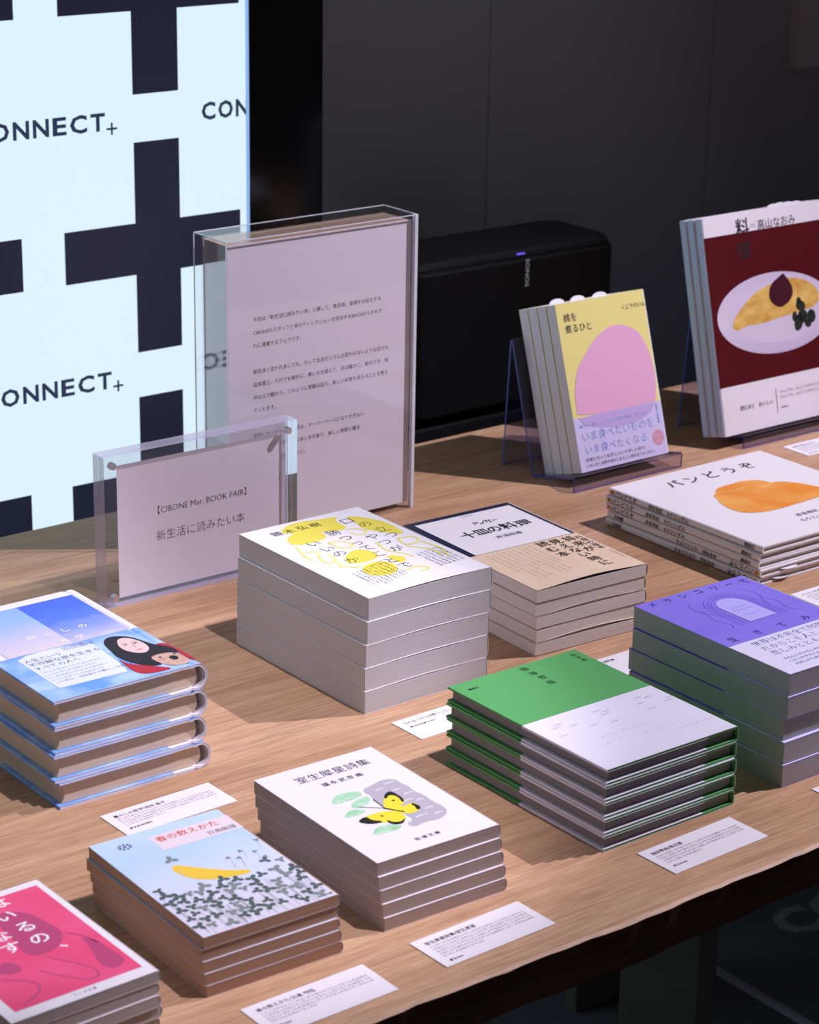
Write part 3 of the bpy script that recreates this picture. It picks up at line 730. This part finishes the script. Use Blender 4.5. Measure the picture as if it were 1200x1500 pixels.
# ---- butterfly pocket book stack
def s7(root, T):
    return softcover(root, 0.1048, 0.154, T, mat('s7_cover', (232, 228, 236), 0.42, 0.4), pages('s7_pages', (190, 170, 160)))
def s7t(root, z, dz):
    mb = MB()
    G = [[[24.3, 91.6], [33.7, 100.4], [42.9, 100.7], [52.3, 98.0], [51.8, 90.7], [43.6, 88.6], [36.6, 88.3], [27.5, 88.0]], [[34.6, 82.1], [45.1, 87.6], [53.7, 86.9], [49.2, 77.3], [38.4, 74.6], [32.6, 76.0]], [[20.4, 69.5], [29.2, 75.8], [37.2, 72.9], [38.6, 67.0], [29.8, 65.6], [21.5, 66.3]], [[21.8, 37.2], [30.0, 43.6], [38.8, 43.5], [47.3, 36.7], [41.8, 32.2], [31.4, 33.1], [23.2, 33.9]]]
    for p in G: deco(MB().poly(p, z, sm=1), 'leaf_print', noisy('s7_leaf', (148, 200, 158), (184, 220, 190), (160, 160, 1), 0.6, 2), root)
    mb = MB(); Z = z
    mb.poly([[54.4, 97.6], [66, 100], [76.1, 103.6], [85.5, 99.8], [84.8, 90], [86.8, 84], [84.8, 76.0], [87.4, 66], [86.4, 54.6], [88, 45], [85.7, 35.2], [75.0, 29.1], [63.2, 31.8], [51.4, 29.1], [50.7, 36.8], [58.3, 38.5], [57.9, 51.5], [61.4, 66.0], [54, 64.4], [50.9, 77.9], [55, 84]], Z, sm=1)
    deco(mb, 'grey_brush_print', mat('s7_grey', (176, 172, 182), 0.6), root)
    mb = MB()
    for x0, x1, y in ((74, 82, 96), (63, 70, 91), (73, 79, 84), (76, 84, 75), (78, 84, 62), (70, 77, 66), (75, 82, 48), (62, 72, 41), (76, 83, 38)):
        mb.stroke([(x0, y), ((x0+x1)/2, y+0.9), (x1, y)], 1.5, Z+.00003)
    deco(mb, 'brush_gaps', mat('s7_gap', (214, 210, 220), 0.6), root)
    Z = z+0.00006; mb = MB()
    mb.poly([[56.1, 72.6], [62.9, 80.6], [70.9, 83.9], [72.0, 69.4], [68.8, 64.0], [63.1, 61.8], [63.9, 59.8], [74.2, 61.4], [74.3, 52.8], [72.2, 49.3], [63.5, 46.7], [57.4, 50.8], [54.2, 58.9], [51.6, 64.7]], Z, sm=1)
    mb.poly([[24.8, 59.2], [36.3, 62.1], [49.0, 61.0], [55.3, 57.2], [57.8, 47.6], [52.8, 41.2], [45.0, 39.7], [41.4, 45.6], [33.4, 48.5], [25.9, 53.6]], Z, sm=1)
    deco(mb, 'butterfly_wings', mat('s7_yellow', (228, 216, 60), 0.5), root)
    Z += 0.00006; mb = MB()
    for p in ([[60.7, 78.5], [67.1, 84.4], [71.9, 84.3], [71.7, 68.1], [67.1, 64.2], [70.1, 73.6], [68.2, 79.0], [65.0, 79.1], [61.2, 75.7]], [[72.4, 61.5], [74.8, 53.5], [71.1, 48.5], [69.1, 51.3], [71.2, 54.4], [70.7, 58.0]], [[24.3, 58.6], [33.7, 61.5], [33.2, 54.5], [39.8, 48.1], [33.0, 47.8], [26.0, 52.7]], [[42.7, 49.0], [43.9, 43.6], [49.6, 41.0], [55.5, 44.7], [49.5, 38.0], [43.3, 39.4], [40.6, 44.3]]): mb.poly(p, Z, sm=1)
    mb.stroke([(53.3, 80.5), (52.0, 65.3)], 0.7, Z).stroke([(37.3, 76.3), (50.8, 65.2)], 0.7, Z).ell(64, 71, 1, 1.2, Z).ell(43, 55.5, 1.1, 1, Z)
    mb.stroke([(51, 65), (56, 58), (60, 52)], 1.4, Z)
    deco(mb, 'butterfly_markings', mat('s7_black', (32, 32, 26), 0.5), root)
    mb = MB(); mb.text('室生犀星詩集', 23, 130.5, 10.7, Z, bold=-0.006)
    deco(mb, 'title_lettering', INK, root); mb = MB()
    for k, ch in enumerate('福永武彦編'): mb.text(ch, 35.5+k*7.3, 117, 6.0, Z)
    deco(mb, 'author_lettering', INK, root); mb = MB()
    for k, ch in enumerate('新潮文庫'): mb.text(ch, 41+k*5.6, 11.8, 4.6, Z)
    deco(mb, 'publisher_lettering', INK, root)
stack('pocket_book', 0.8582, 1.131, math.radians(-1.67), 5, 0.01022, s7, s7t, 'white pocket book with a yellow butterfly', 'butterfly pocket books', shifts=[(0, 0), (.0005, -.0015), (.0016, -.0022), (.0026, -.0034), (.0036, -.0044)], rots=0.006)

# ---- clover pocket book stack
def s8(root, T):
    return softcover(root, 0.1048, 0.1515, T, gradient('s8_cover', 0.0, 0.150, [(212, 210, 222), (210, 210, 226), (202, 214, 240), (180, 208, 242), (190, 214, 244)], 0.25, (30, 30, 1)), pages('s8_pages', (186, 150, 126)))
def s8t(root, z, dz):
    rnd = random.Random(3)
    mb = MB(); mb.poly([[39.5, 140.3], [103.0, 140.3], [103.0, 117.4], [39.5, 117.4]], z); deco(mb, 'title_label', mat('s8_label', (226, 212, 218), 0.5), root)
    mb = MB(); mb.text('春の数えかた', 42.5, 130.5, 8.3, z+.00005, bold=0.008); deco(mb, 'title_lettering', mat('s8_red', (206, 70, 66), 0.5), root)
    mb = MB(); mb.text('日高敏隆', 77, 120.5, 5.8, z+.00005)
    for k in range(9):
        a = 2*PI*k/9; mb.ell(19.9+4.2*math.cos(a), 136.8+3.4*math.sin(a), 1.5, 0.8, z, a=a, n=8)
    mb.ell(19.9, 136.8, 1.5, 1.2, z, n=8); mb.text('新潮文庫', 90, 3, 2.8, z+.00012)
    deco(mb, 'lettering', mat('s8_grey', (78, 80, 92), 0.6), root)
    mb = MB(); mb.poly([[31.8, 93.6], [34.3, 95.6], [42.1, 87.9], [52.8, 76.4], [62.4, 67.5], [73.5, 62.1], [72.1, 57.3], [60.3, 59.3], [47.3, 62.1], [36.3, 69.5], [31.2, 79.6], [29.5, 88.7]], z, sm=2); deco(mb, 'yellow_shape_print', mat('s8_yellow', (232, 196, 62), 0.5), root)
    mb = MB()
    for k in range(70):
        x = rnd.uniform(3, 102); y1 = rnd.uniform(15, 62-0.16*x); mb.stroke([(x+rnd.uniform(-2, 2), max(1, y1-rnd.uniform(14, 34))), (x, y1)], 0.5, z+.00002)
    for x, y in ((34, 88), (84, 88), (78, 82), (90, 80), (76, 76), (100, 96), (70, 80)): mb.stroke([(x-3, y-12), (x, y)], 0.45, z+.00002)
    deco(mb, 'stem_print', mat('s8_stem', (182, 184, 192), 0.6), root)['kind'] = 'stuff'
    m1, m2 = MB(), MB(); Zc = z+.00008
    def clover(mb, x, y, s, zz):
        a0 = rnd.uniform(0, 2)
        for j in range(3):
            a = a0+j*2.1; mb.ell(x+s*0.68*math.cos(a), y+s*0.68*math.sin(a), s*0.64, s*0.47, zz+j*.000004, a=a, n=9)
    pts = [[36.3, 103.1], [7.2, 69.3], [13.8, 55.9], [35.6, 59.2], [51.0, 60.3], [66.7, 42.7], [98, 62.5], [77.4, 12.8], [14.2, 20.3], [32.7, 18.7], [88.9, 67.5], [98, 18.4]]
    tries = 0
    while len(pts) < 62 and tries < 4000:
        tries += 1; x = rnd.uniform(5, 100); y = rnd.uniform(6, 64-0.12*x)
        if all(math.hypot(x-a, y-b) > 7.5 for a, b in pts): pts.append([x, y])
    c1 = mat('s8_clover', (78, 94, 90), 0.6); c2 = mat('s8_clover2', (126, 136, 134), 0.6)
    for i, (x, y) in enumerate(pts):
        m1 = MB(); clover(m1, x, y, rnd.uniform(3.0, 4.4), Zc+i*.000001); deco(m1, 'clover_print', c1 if i % 3 else c2, root)
    for x, y in ((82, 88), (76, 80), (90, 82), (100, 96), (70, 84), (92, 72)):
        m1 = MB(); clover(m1, x, y, 1.8, Zc); deco(m1, 'clover_print', c2, root)
stack('pocket_book', 0.717, 1.126, math.radians(-1.78), 5, 0.00873, s8, s8t, 'pale blue pocket book with clovers on the cover', 'clover pocket books', shifts=[(0, 0), (-.0012, .0006), (-.0005, .0), (0.0004, -.0006), (.0016, -.001)], rots=0.008)

# ---- pink pocket book stack
def s9(root, T):
    return softcover(root, 0.1046, 0.1482, T, mat('s9_cover', (234, 230, 236), 0.42, 0.4), pages('s9_pages', (206, 196, 194)))
def s9t(root, z, dz):
    mb = MB(); mb.poly([(8.2, 9.9), (97.6, 9.9), (98.5, 141.4), (8.2, 141.4)], z); deco(mb, 'pink_picture', noisy('s9_pink', (226, 70, 116), (232, 86, 132), (20, 20, 1), 0.5), root)
    mb = MB(); Z = z+.00005
    mb.poly([[58.1, 124.5], [75.0, 114.8], [79.0, 93.8], [81.2, 77.1], [72.3, 63.9], [58.3, 58.3], [46.2, 64.0], [50.6, 85.2], [50.6, 104.1]], Z, sm=2)
    mb.poly([[86.2, 67.1], [92.7, 52.8], [93.3, 36.5], [94.4, 22.3], [82.8, 16.9], [77.3, 27.6], [84.4, 49.7]], Z, sm=2)
    mb.poly([[30.4, 68.1], [38.9, 57.2], [34.2, 47.3], [20.5, 53.9]], Z, sm=2)
    mb.stroke([(81, 75), (88, 66), (92, 52)], 1.4, Z).stroke([(56, 56), (66, 40), (74, 26), (70, 14), (58, 20), (44, 44)], 1.2, Z).stroke([(20, 48), (36, 34), (34, 22), (16, 14)], 1.4, Z)
    deco(mb, 'figure_print', mat('s9_plum', (182, 66, 112), 0.5), root)
    mb = MB(); Z += .00005
    scatter_marks(mb, [[66.4, 134.1], [61.8, 116.5], [64.7, 97.0], [64.6, 79.0], [72.1, 65.5], [45.6, 95.1], [44.8, 78.9]], Z, 15, 'はいるの、なす', None, 0.012)
    deco(mb, 'title_lettering', mat('s9_white', (244, 238, 242), 0.5), root)
    mb = MB()
    for k, ch in enumerate('ちくま文庫'): mb.text(ch, 46+k*3.3, 4.6, 3.0, z)
    deco(mb, 'lettering', GREYINK, root)
stack('pocket_book', 0.5706, 1.1085, math.radians(0.95), 5, 0.0085, s9, s9t, 'white bordered pink pocket book', 'pink pocket books', rots=0.01, jit=0.0015)

# ================================================================ BOOKS ON ACRYLIC STANDS
TINT = clear('tinted_acrylic', (0.80, 0.80, 0.92)); EDG = mixed('stand_edge', (74, 84, 176), 0.75, (0.6, 0.62, 0.9))
def stand(name, x0, x1, prof, label):
    """bent acrylic sheet; prof = list of (y,z)"""
    r = empty(name, (x0, prof[0][0], 0.0001)); tag(r, label, 'book stand', 'clear acrylic book stands')
    n = len(prof); A, B = [], []; t = 0.0024
    for i, (y, z) in enumerate(prof):
        a = prof[max(0, i-1)]; b = prof[min(n-1, i+1)]
        da = Vector((y-a[0], z-a[1])); db = Vector((b[0]-y, b[1]-z))
        if da.length < 1e-9: da = db
        if db.length < 1e-9: db = da
        d = (da.normalized()+db.normalized()).normalized(); nn = Vector((-d.y, d.x))
        A.append((y+nn.x*t/2-prof[0][0], max(0, z+nn.y*t/2))); B.append((y-nn.x*t/2-prof[0][0], max(0, z-nn.y*t/2)))
    mb = MB(); L = x1-x0
    mb.v = [(x, y, z) for x in (0, L) for P in (A, B) for y, z in P]
    for i in range(n-1):
        mb.f += [(i, i+1, i+1+2*n, i+2*n), (n+i, n+i+2*n, n+i+1+2*n, n+i+1)]; mb.m += [0, 0]
        mb.f += [(i, n+i, n+i+1, i+1), (2*n+i, 2*n+i+1, 3*n+i+1, 3*n+i)]; mb.m += [1, 1]
    for i in (0, n-1):
        mb.f.append((i, i+2*n, i+3*n, i+n)); mb.m.append(1)
    mb.build('bent_sheet', [TINT, EDG], r)
    return r
def leaning(name, x, y, z, lean, k, T, nfront):
    nrm = Vector((0, -math.cos(lean), math.sin(lean)))
    P = Vector((x, y, z)) - nrm*(T*(k+1))
    return empty(name, P, (PI/2-lean, 0, 0))
# peach essays
ly = math.atan2(0.053, 0.172)
stand('book_stand', 1.582, 1.737, [(1.7525, 0.0), (1.7522, 0.0140), (1.7530, 0.0152), (1.7548, 0.0150), (1.8180, -0.0010+0.0022), (1.8195, 0.0030), (1.8590, 0.1395), (1.8603, 0.1415), (1.8616, 0.1395), (1.8690, 0.0)], 'clear acrylic easel under the yellow peach books')
YT = 0.0146
YC = mat('y_cover', (230, 222, 140), 0.45); YB = mat('y_band', (206, 200, 236), 0.4)
ys = []
for k in range(4):
    r = leaning('paperback_book', 1.598+(0 if k == 0 else -0.0006*k), 1.7585, 0.0172, ly, k, YT, 4)
    if k == 0:
        softcover(r, 0.1268, 0.179, YT-.00006, YC, pages('y_pages', (238, 242, 254)), 0.0575, 0, YB); src = r
        z = YT+.00006; mb = MB()
        mb.poly([[6.5, 57.6], [6.5, 71.3], [8.9, 90.3], [17.9, 110.7], [31.7, 123.1], [43, 134], [58.3, 142.3], [72, 146.5], [85.2, 146.2], [98, 142], [109.2, 134.9], [116, 123], [120.5, 109.7], [123.2, 93], [123.0, 77.0], [119, 61], [117.5, 57.6]], z, sm=1)
        deco(mb, 'peach_print', mat('y_peach', (226, 172, 206), 0.5), r)
        mb = MB(); mb.poly([[7, 57.0], [117, 57.0], [108, 47], [90, 41], [60, 40], [36, 43], [14, 49]], z+.0001); deco(mb, 'peach_through_band', mat('y_peach2', (190, 170, 220), 0.5), r)
        mb = MB(); mb.stroke([(98.3, 90.8), (96.8, 84), (93.6, 72), (88, 58)], 1.0, z+.00006); deco(mb, 'peach_line', mat('y_line', (232, 190, 190), 0.5), r)
        mb = MB(); Z = z+.0001
        mb.text('桃を', 8.2, 159.5, 9.6, Z); mb.text('煮るひと', 8.3, 147.6, 9.6, Z); yi = mat('y_ink', (62, 58, 66), 0.6); deco(mb, 'title_lettering', yi, r)
        mb = MB(); mb.text('くどうれいん', 90, 161.5, 5.9, Z); deco(mb, 'author_lettering', yi, r); mb = MB()
        mb.text('作家になっても忙しいいそがしい日々、', 8.2, 10.2, 4.6, Z+.00006, width=86); mb.text('いきいきと台所や自分とまるごと向き合うエッセイ。', 7.5, 4.2, 4.2, Z+.00006, width=98)
        deco(mb, 'lettering', mat('y_ink', (62, 58, 66), 0.6), r)
        mb = MB(); Z += .00006
        mb.text('いま食べたいものを', 7, 32.6, 11.2, Z, bold=-0.012, width=101); mb.text('いま食べたくなる', 8.5, 18.6, 10.8, Z, bold=-0.012, width=87)
        mb.text('楽しい、悲しい、うれしい毎日の食卓、食べたい。', 6.5, 46.5, 4.3, Z, width=97)
        vtext(mb, '話題の随筆集', 118, 52, 3.4, Z)
        deco(mb, 'band_lettering', mat('y_blue', (120, 150, 216), 0.5), r)
        mb = MB(); mb.ell(114.0, 19, 8.2, 8.2, Z-.00002, n=24); deco(mb, 'seal_print', mat('y_seal', (206, 150, 172), 0.5), r)
        mb = MB(); mb.text('大好評', 114, 20, 4.0, Z+.00004, 'c'); mb.text('続々', 114, 14.2, 3.6, Z+.00004, 'c'); deco(mb, 'seal_lettering', mat('y_seal2', (226, 190, 204), 0.5), r)
    else:
        for ch in [c for c in COL.objects if c.parent == src]:
            c = ch.copy(); COL.objects.link(c); c.parent = r
    if k in (0, 1, 2): slip_x = (0.070, 0.052, 0.036)[k]
    ys.append(r)
for k, r in enumerate(ys):
    if k < 3: slip(r, (0.068, 0.050, 0.034)[k], 0.1792, YT*0.55)
    tag(r, ['yellow paperback with a large pink peach, front one on the easel', 'second yellow peach paperback from the front on the easel', 'third yellow peach paperback from the front on the easel', 'rearmost yellow peach paperback on the easel'][k], 'book', 'yellow peach paperbacks')

# red cookery books
lr = math.atan2(0.0565, 0.2355)
stand('book_stand', 1.8395, 2.005, [(1.7600, 0.0), (1.7597, 0.0120), (1.7605, 0.0132), (1.7620, 0.0132), (1.8050, 0.0030), (1.8064, 0.0042), (1.8480, 0.1800), (1.8493, 0.1820), (1.8506, 0.1800), (1.8640, 0.0)], 'clear acrylic easel under the red cookery books')
RT = 0.0118; RC = mat('r_cover', (226, 222, 230), 0.35, 0.4); RS = mat('r_spine', (196, 220, 252), 0.4)
rs = []
for k in range(3):
    r = leaning('cookery_book', 1.817-0.0006*k, 1.7650, 0.0162, lr, k, RT, 3)
    if k == 0:
        W, Hh, T = 0.205, 0.242, RT-.0012
        P = upath(W, T, 0.0007, r=0.002, nx=3)
        MB().sheet(P, 0, Hh, 0.0007, 1, mirror=W).build('cover', RC, r)
        MB().box(0.0015, W-0.002, 0.002, Hh-0.002, 0.0009, T-0.0009).build('page_block', pages('r_pages', (196, 190, 190)), r)
        n = 8; R_ = [(-0.0004-0.0011*math.sin(PI*i/n), T*0.5-T*0.42*math.cos(PI*i/n)) for i in range(n+1)]
        mb = MB(); mb.sheet(R_, 0.0002, Hh-0.0002, 0.0004); mb.build('spine_strip', RS, r)
        src = r; z = T+.0001
        mb = MB(); mb.poly([(0, 54), (205, 54), (205, 220.5), (0, 220.5)], z); deco(mb, 'red_picture', noisy('r_red', (76, 12, 19), (82, 15, 23), (10, 10, 1), 0.4), r)
        mb = MB(); Z = z+.00005; mb.ell(99, 125.5, 92, 45.5, Z, n=48, a=-0.04); deco(mb, 'plate_print', gradient('r_plate', 0.08, 0.172, [(190, 178, 206), (212, 202, 222), (196, 186, 210)], 0.1), r)
        mb = MB(); Z += .00005; mb.ell(99, 126, 76, 34, Z, n=40, a=-0.04); deco(mb, 'plate_well_print', mat('r_well', (204, 194, 216), 0.5), r)
        mb = MB(); Z += .00005; mb.poly([[28.3, 118.9], [32.7, 127.3], [40, 133], [46.9, 138.7], [64.2, 149.8], [78, 154.5], [90.8, 157.5], [110.6, 161.6], [136.3, 160.5], [154.8, 153.5], [164, 147], [171, 137], [166.3, 125.3], [138, 121], [104.3, 119.4], [85, 117], [65.5, 115.9], [52, 117.5], [40.2, 114.0], [33, 114]], Z, sm=2); deco(mb, 'omelette_print', noisy('r_omelette', (196, 148, 66), (222, 190, 108), (50, 70, 1), 0.5, 4), r)
        mb = MB(); Z += .00005; mb.poly([[89.4, 148.6], [95.8, 159.0], [107.8, 164.2], [116.2, 168.2], [118.5, 164], [123.2, 160.0], [129.5, 147.8], [124.7, 137.0], [112.4, 130.8], [102.7, 130.5], [91.1, 138.2]], Z, sm=2); deco(mb, 'sauce_print', mat('r_sauce', (66, 22, 36), 0.4), r)
        mb = MB()
        for x, y, a, b in ((138, 128, 8, 6), (133, 110, 11, 7), (140, 116, 8, 8), (154, 114, 7, 8), (147, 107, 6, 5), (127, 117, 6, 4), (136, 134, 4, 4)): mb.ell(x, y, a, b, Z, n=9, a=x)
        deco(mb, 'parsley_print', noisy('r_parsley', (20, 24, 20), (44, 52, 40), (300, 300, 1), 0.6), r)
        mb = MB(); Z = z+.0003
        mb.text('料', 49, 217.5, 22, Z, bold=0.006); mb.text('理', 48.5, 192.5, 21, Z, bold=0.006); mb.text('＝', 70.5, 221.5, 12, Z, bold=-0.02); mb.text('高山なおみ', 83, 221.5, 12.2, Z, bold=-0.004); deco(mb, 'title_lettering', INK, r); mb = MB()
        mb.text('読むほど　おいしい', 27, 25.5, 5.8, Z); mb.stroke([(85, 13.5), (85, 41)], 0.6, Z)
        for j in range(2): mb.text('なんどでも、なんにでも作りたくなる料理の本。読む', 91, 35-6*j, 4.2, Z, bold=-0.01)
        mb.text('amicus', 91, 18, 4, Z); deco(mb, 'caption_lettering', INK, r); mb = MB(); vtext(mb, '料理本', 178, 200, 6, Z)
        deco(mb, 'lettering', INK, r)
    else:
        for ch in [c for c in COL.objects if c.parent == src]:
            c = ch.copy(); COL.objects.link(c); c.parent = r
    if k < 2: slip(r, (0.152, 0.128)[k], 0.2405, RT*0.5)
    rs.append(r)
for k, r in enumerate(rs):
    tag(r, ['red cookery book with an omelette on its cover, front one', 'middle one of the three red cookery books on the easel', 'rearmost of the three red cookery books on the easel'][k], 'book', 'red cookery books')

# ================================================================ CAPTION CARDS
def card(x, y, rz, head, nl, price, what, w_=96.5, h=39.5, hs=4.3):
    r = empty('caption_card', (x, y-h*0.001, 0.0001), (0, 0, rz)); tag(r, what, 'card', 'caption cards')
    sheet = MB().box(0, w_*.001, 0, h*.001, 0, 0.0006).build('card_sheet', mat('card_white', (238, 235, 240), 0.5, 0.3), r)
    z = 0.00068; ink = mat('card_ink', (50, 48, 54), 0.6)
    MB().text(head, 7, h-9.5, hs, z, bold=0.012).build('heading_text', ink, sheet)
    mb = MB()
    for k in range(nl): mb.text(filler(28 if k < nl-1 else 13), 7, h-14.0-k*3.55, 2.75, z, width=(83 if k < nl-1 else None))
    if nl: mb.build('body_text', ink, sheet)
    MB().text(price, 7, h-14.0-nl*3.55-3.2, 2.7, z, bold=0.02).build('price_text', ink, sheet)
card(1.0793, 1.1105, 0.03, '珈琲夜船/熊井殿', 4, '書籍 ¥2,000', 'caption card in front of the green hardbacks')
card(0.8664, 1.1040, 0.025, '室生犀星詩集/室生犀星', 5, '書籍 ¥605', 'caption card in front of the butterfly pocket books')
card(0.7273, 1.1005, 0.0, '春の数えかた/日高 敏隆', 4, '書籍 ¥649', 'caption card in front of the clover pocket books')
card(0.7952, 1.3880, 0.02, '暮らしの哲学/池田 晶子', 4, '書籍 毎日新聞社', 'caption card in front of the blue sky hardbacks')
card(1.0727, 1.3965, 0.02, '口の立つやつが勝つってことでいいのか', 0, '書籍 頭木弘樹 ¥1,870', 'caption card in front of the white and yellow paperbacks', hs=4.2)
card(1.2635, 1.3985, 0.0, '十皿の料理/斉須政雄', 0, '書籍 ¥1,885', 'caption card in front of the navy and tan paperbacks')
card(1.5510, 1.4115, 0.01, 'パンどうぞ/彦坂有紀', 4, '書籍 ¥990', 'caption card in front of the bread picture books')
card(1.2600, 1.1105, 0.0, 'メランコリーで生きてみる', 4, '書籍 ¥1,760', 'caption card in front of the violet paperbacks, cut by the right frame edge')
card(1.8800, 1.7385, 0.0, '料理＝高山なおみ', 5, '書籍 ¥2,860', 'caption card in front of the red cookery books')
bpy.data.objects.remove(_fo)
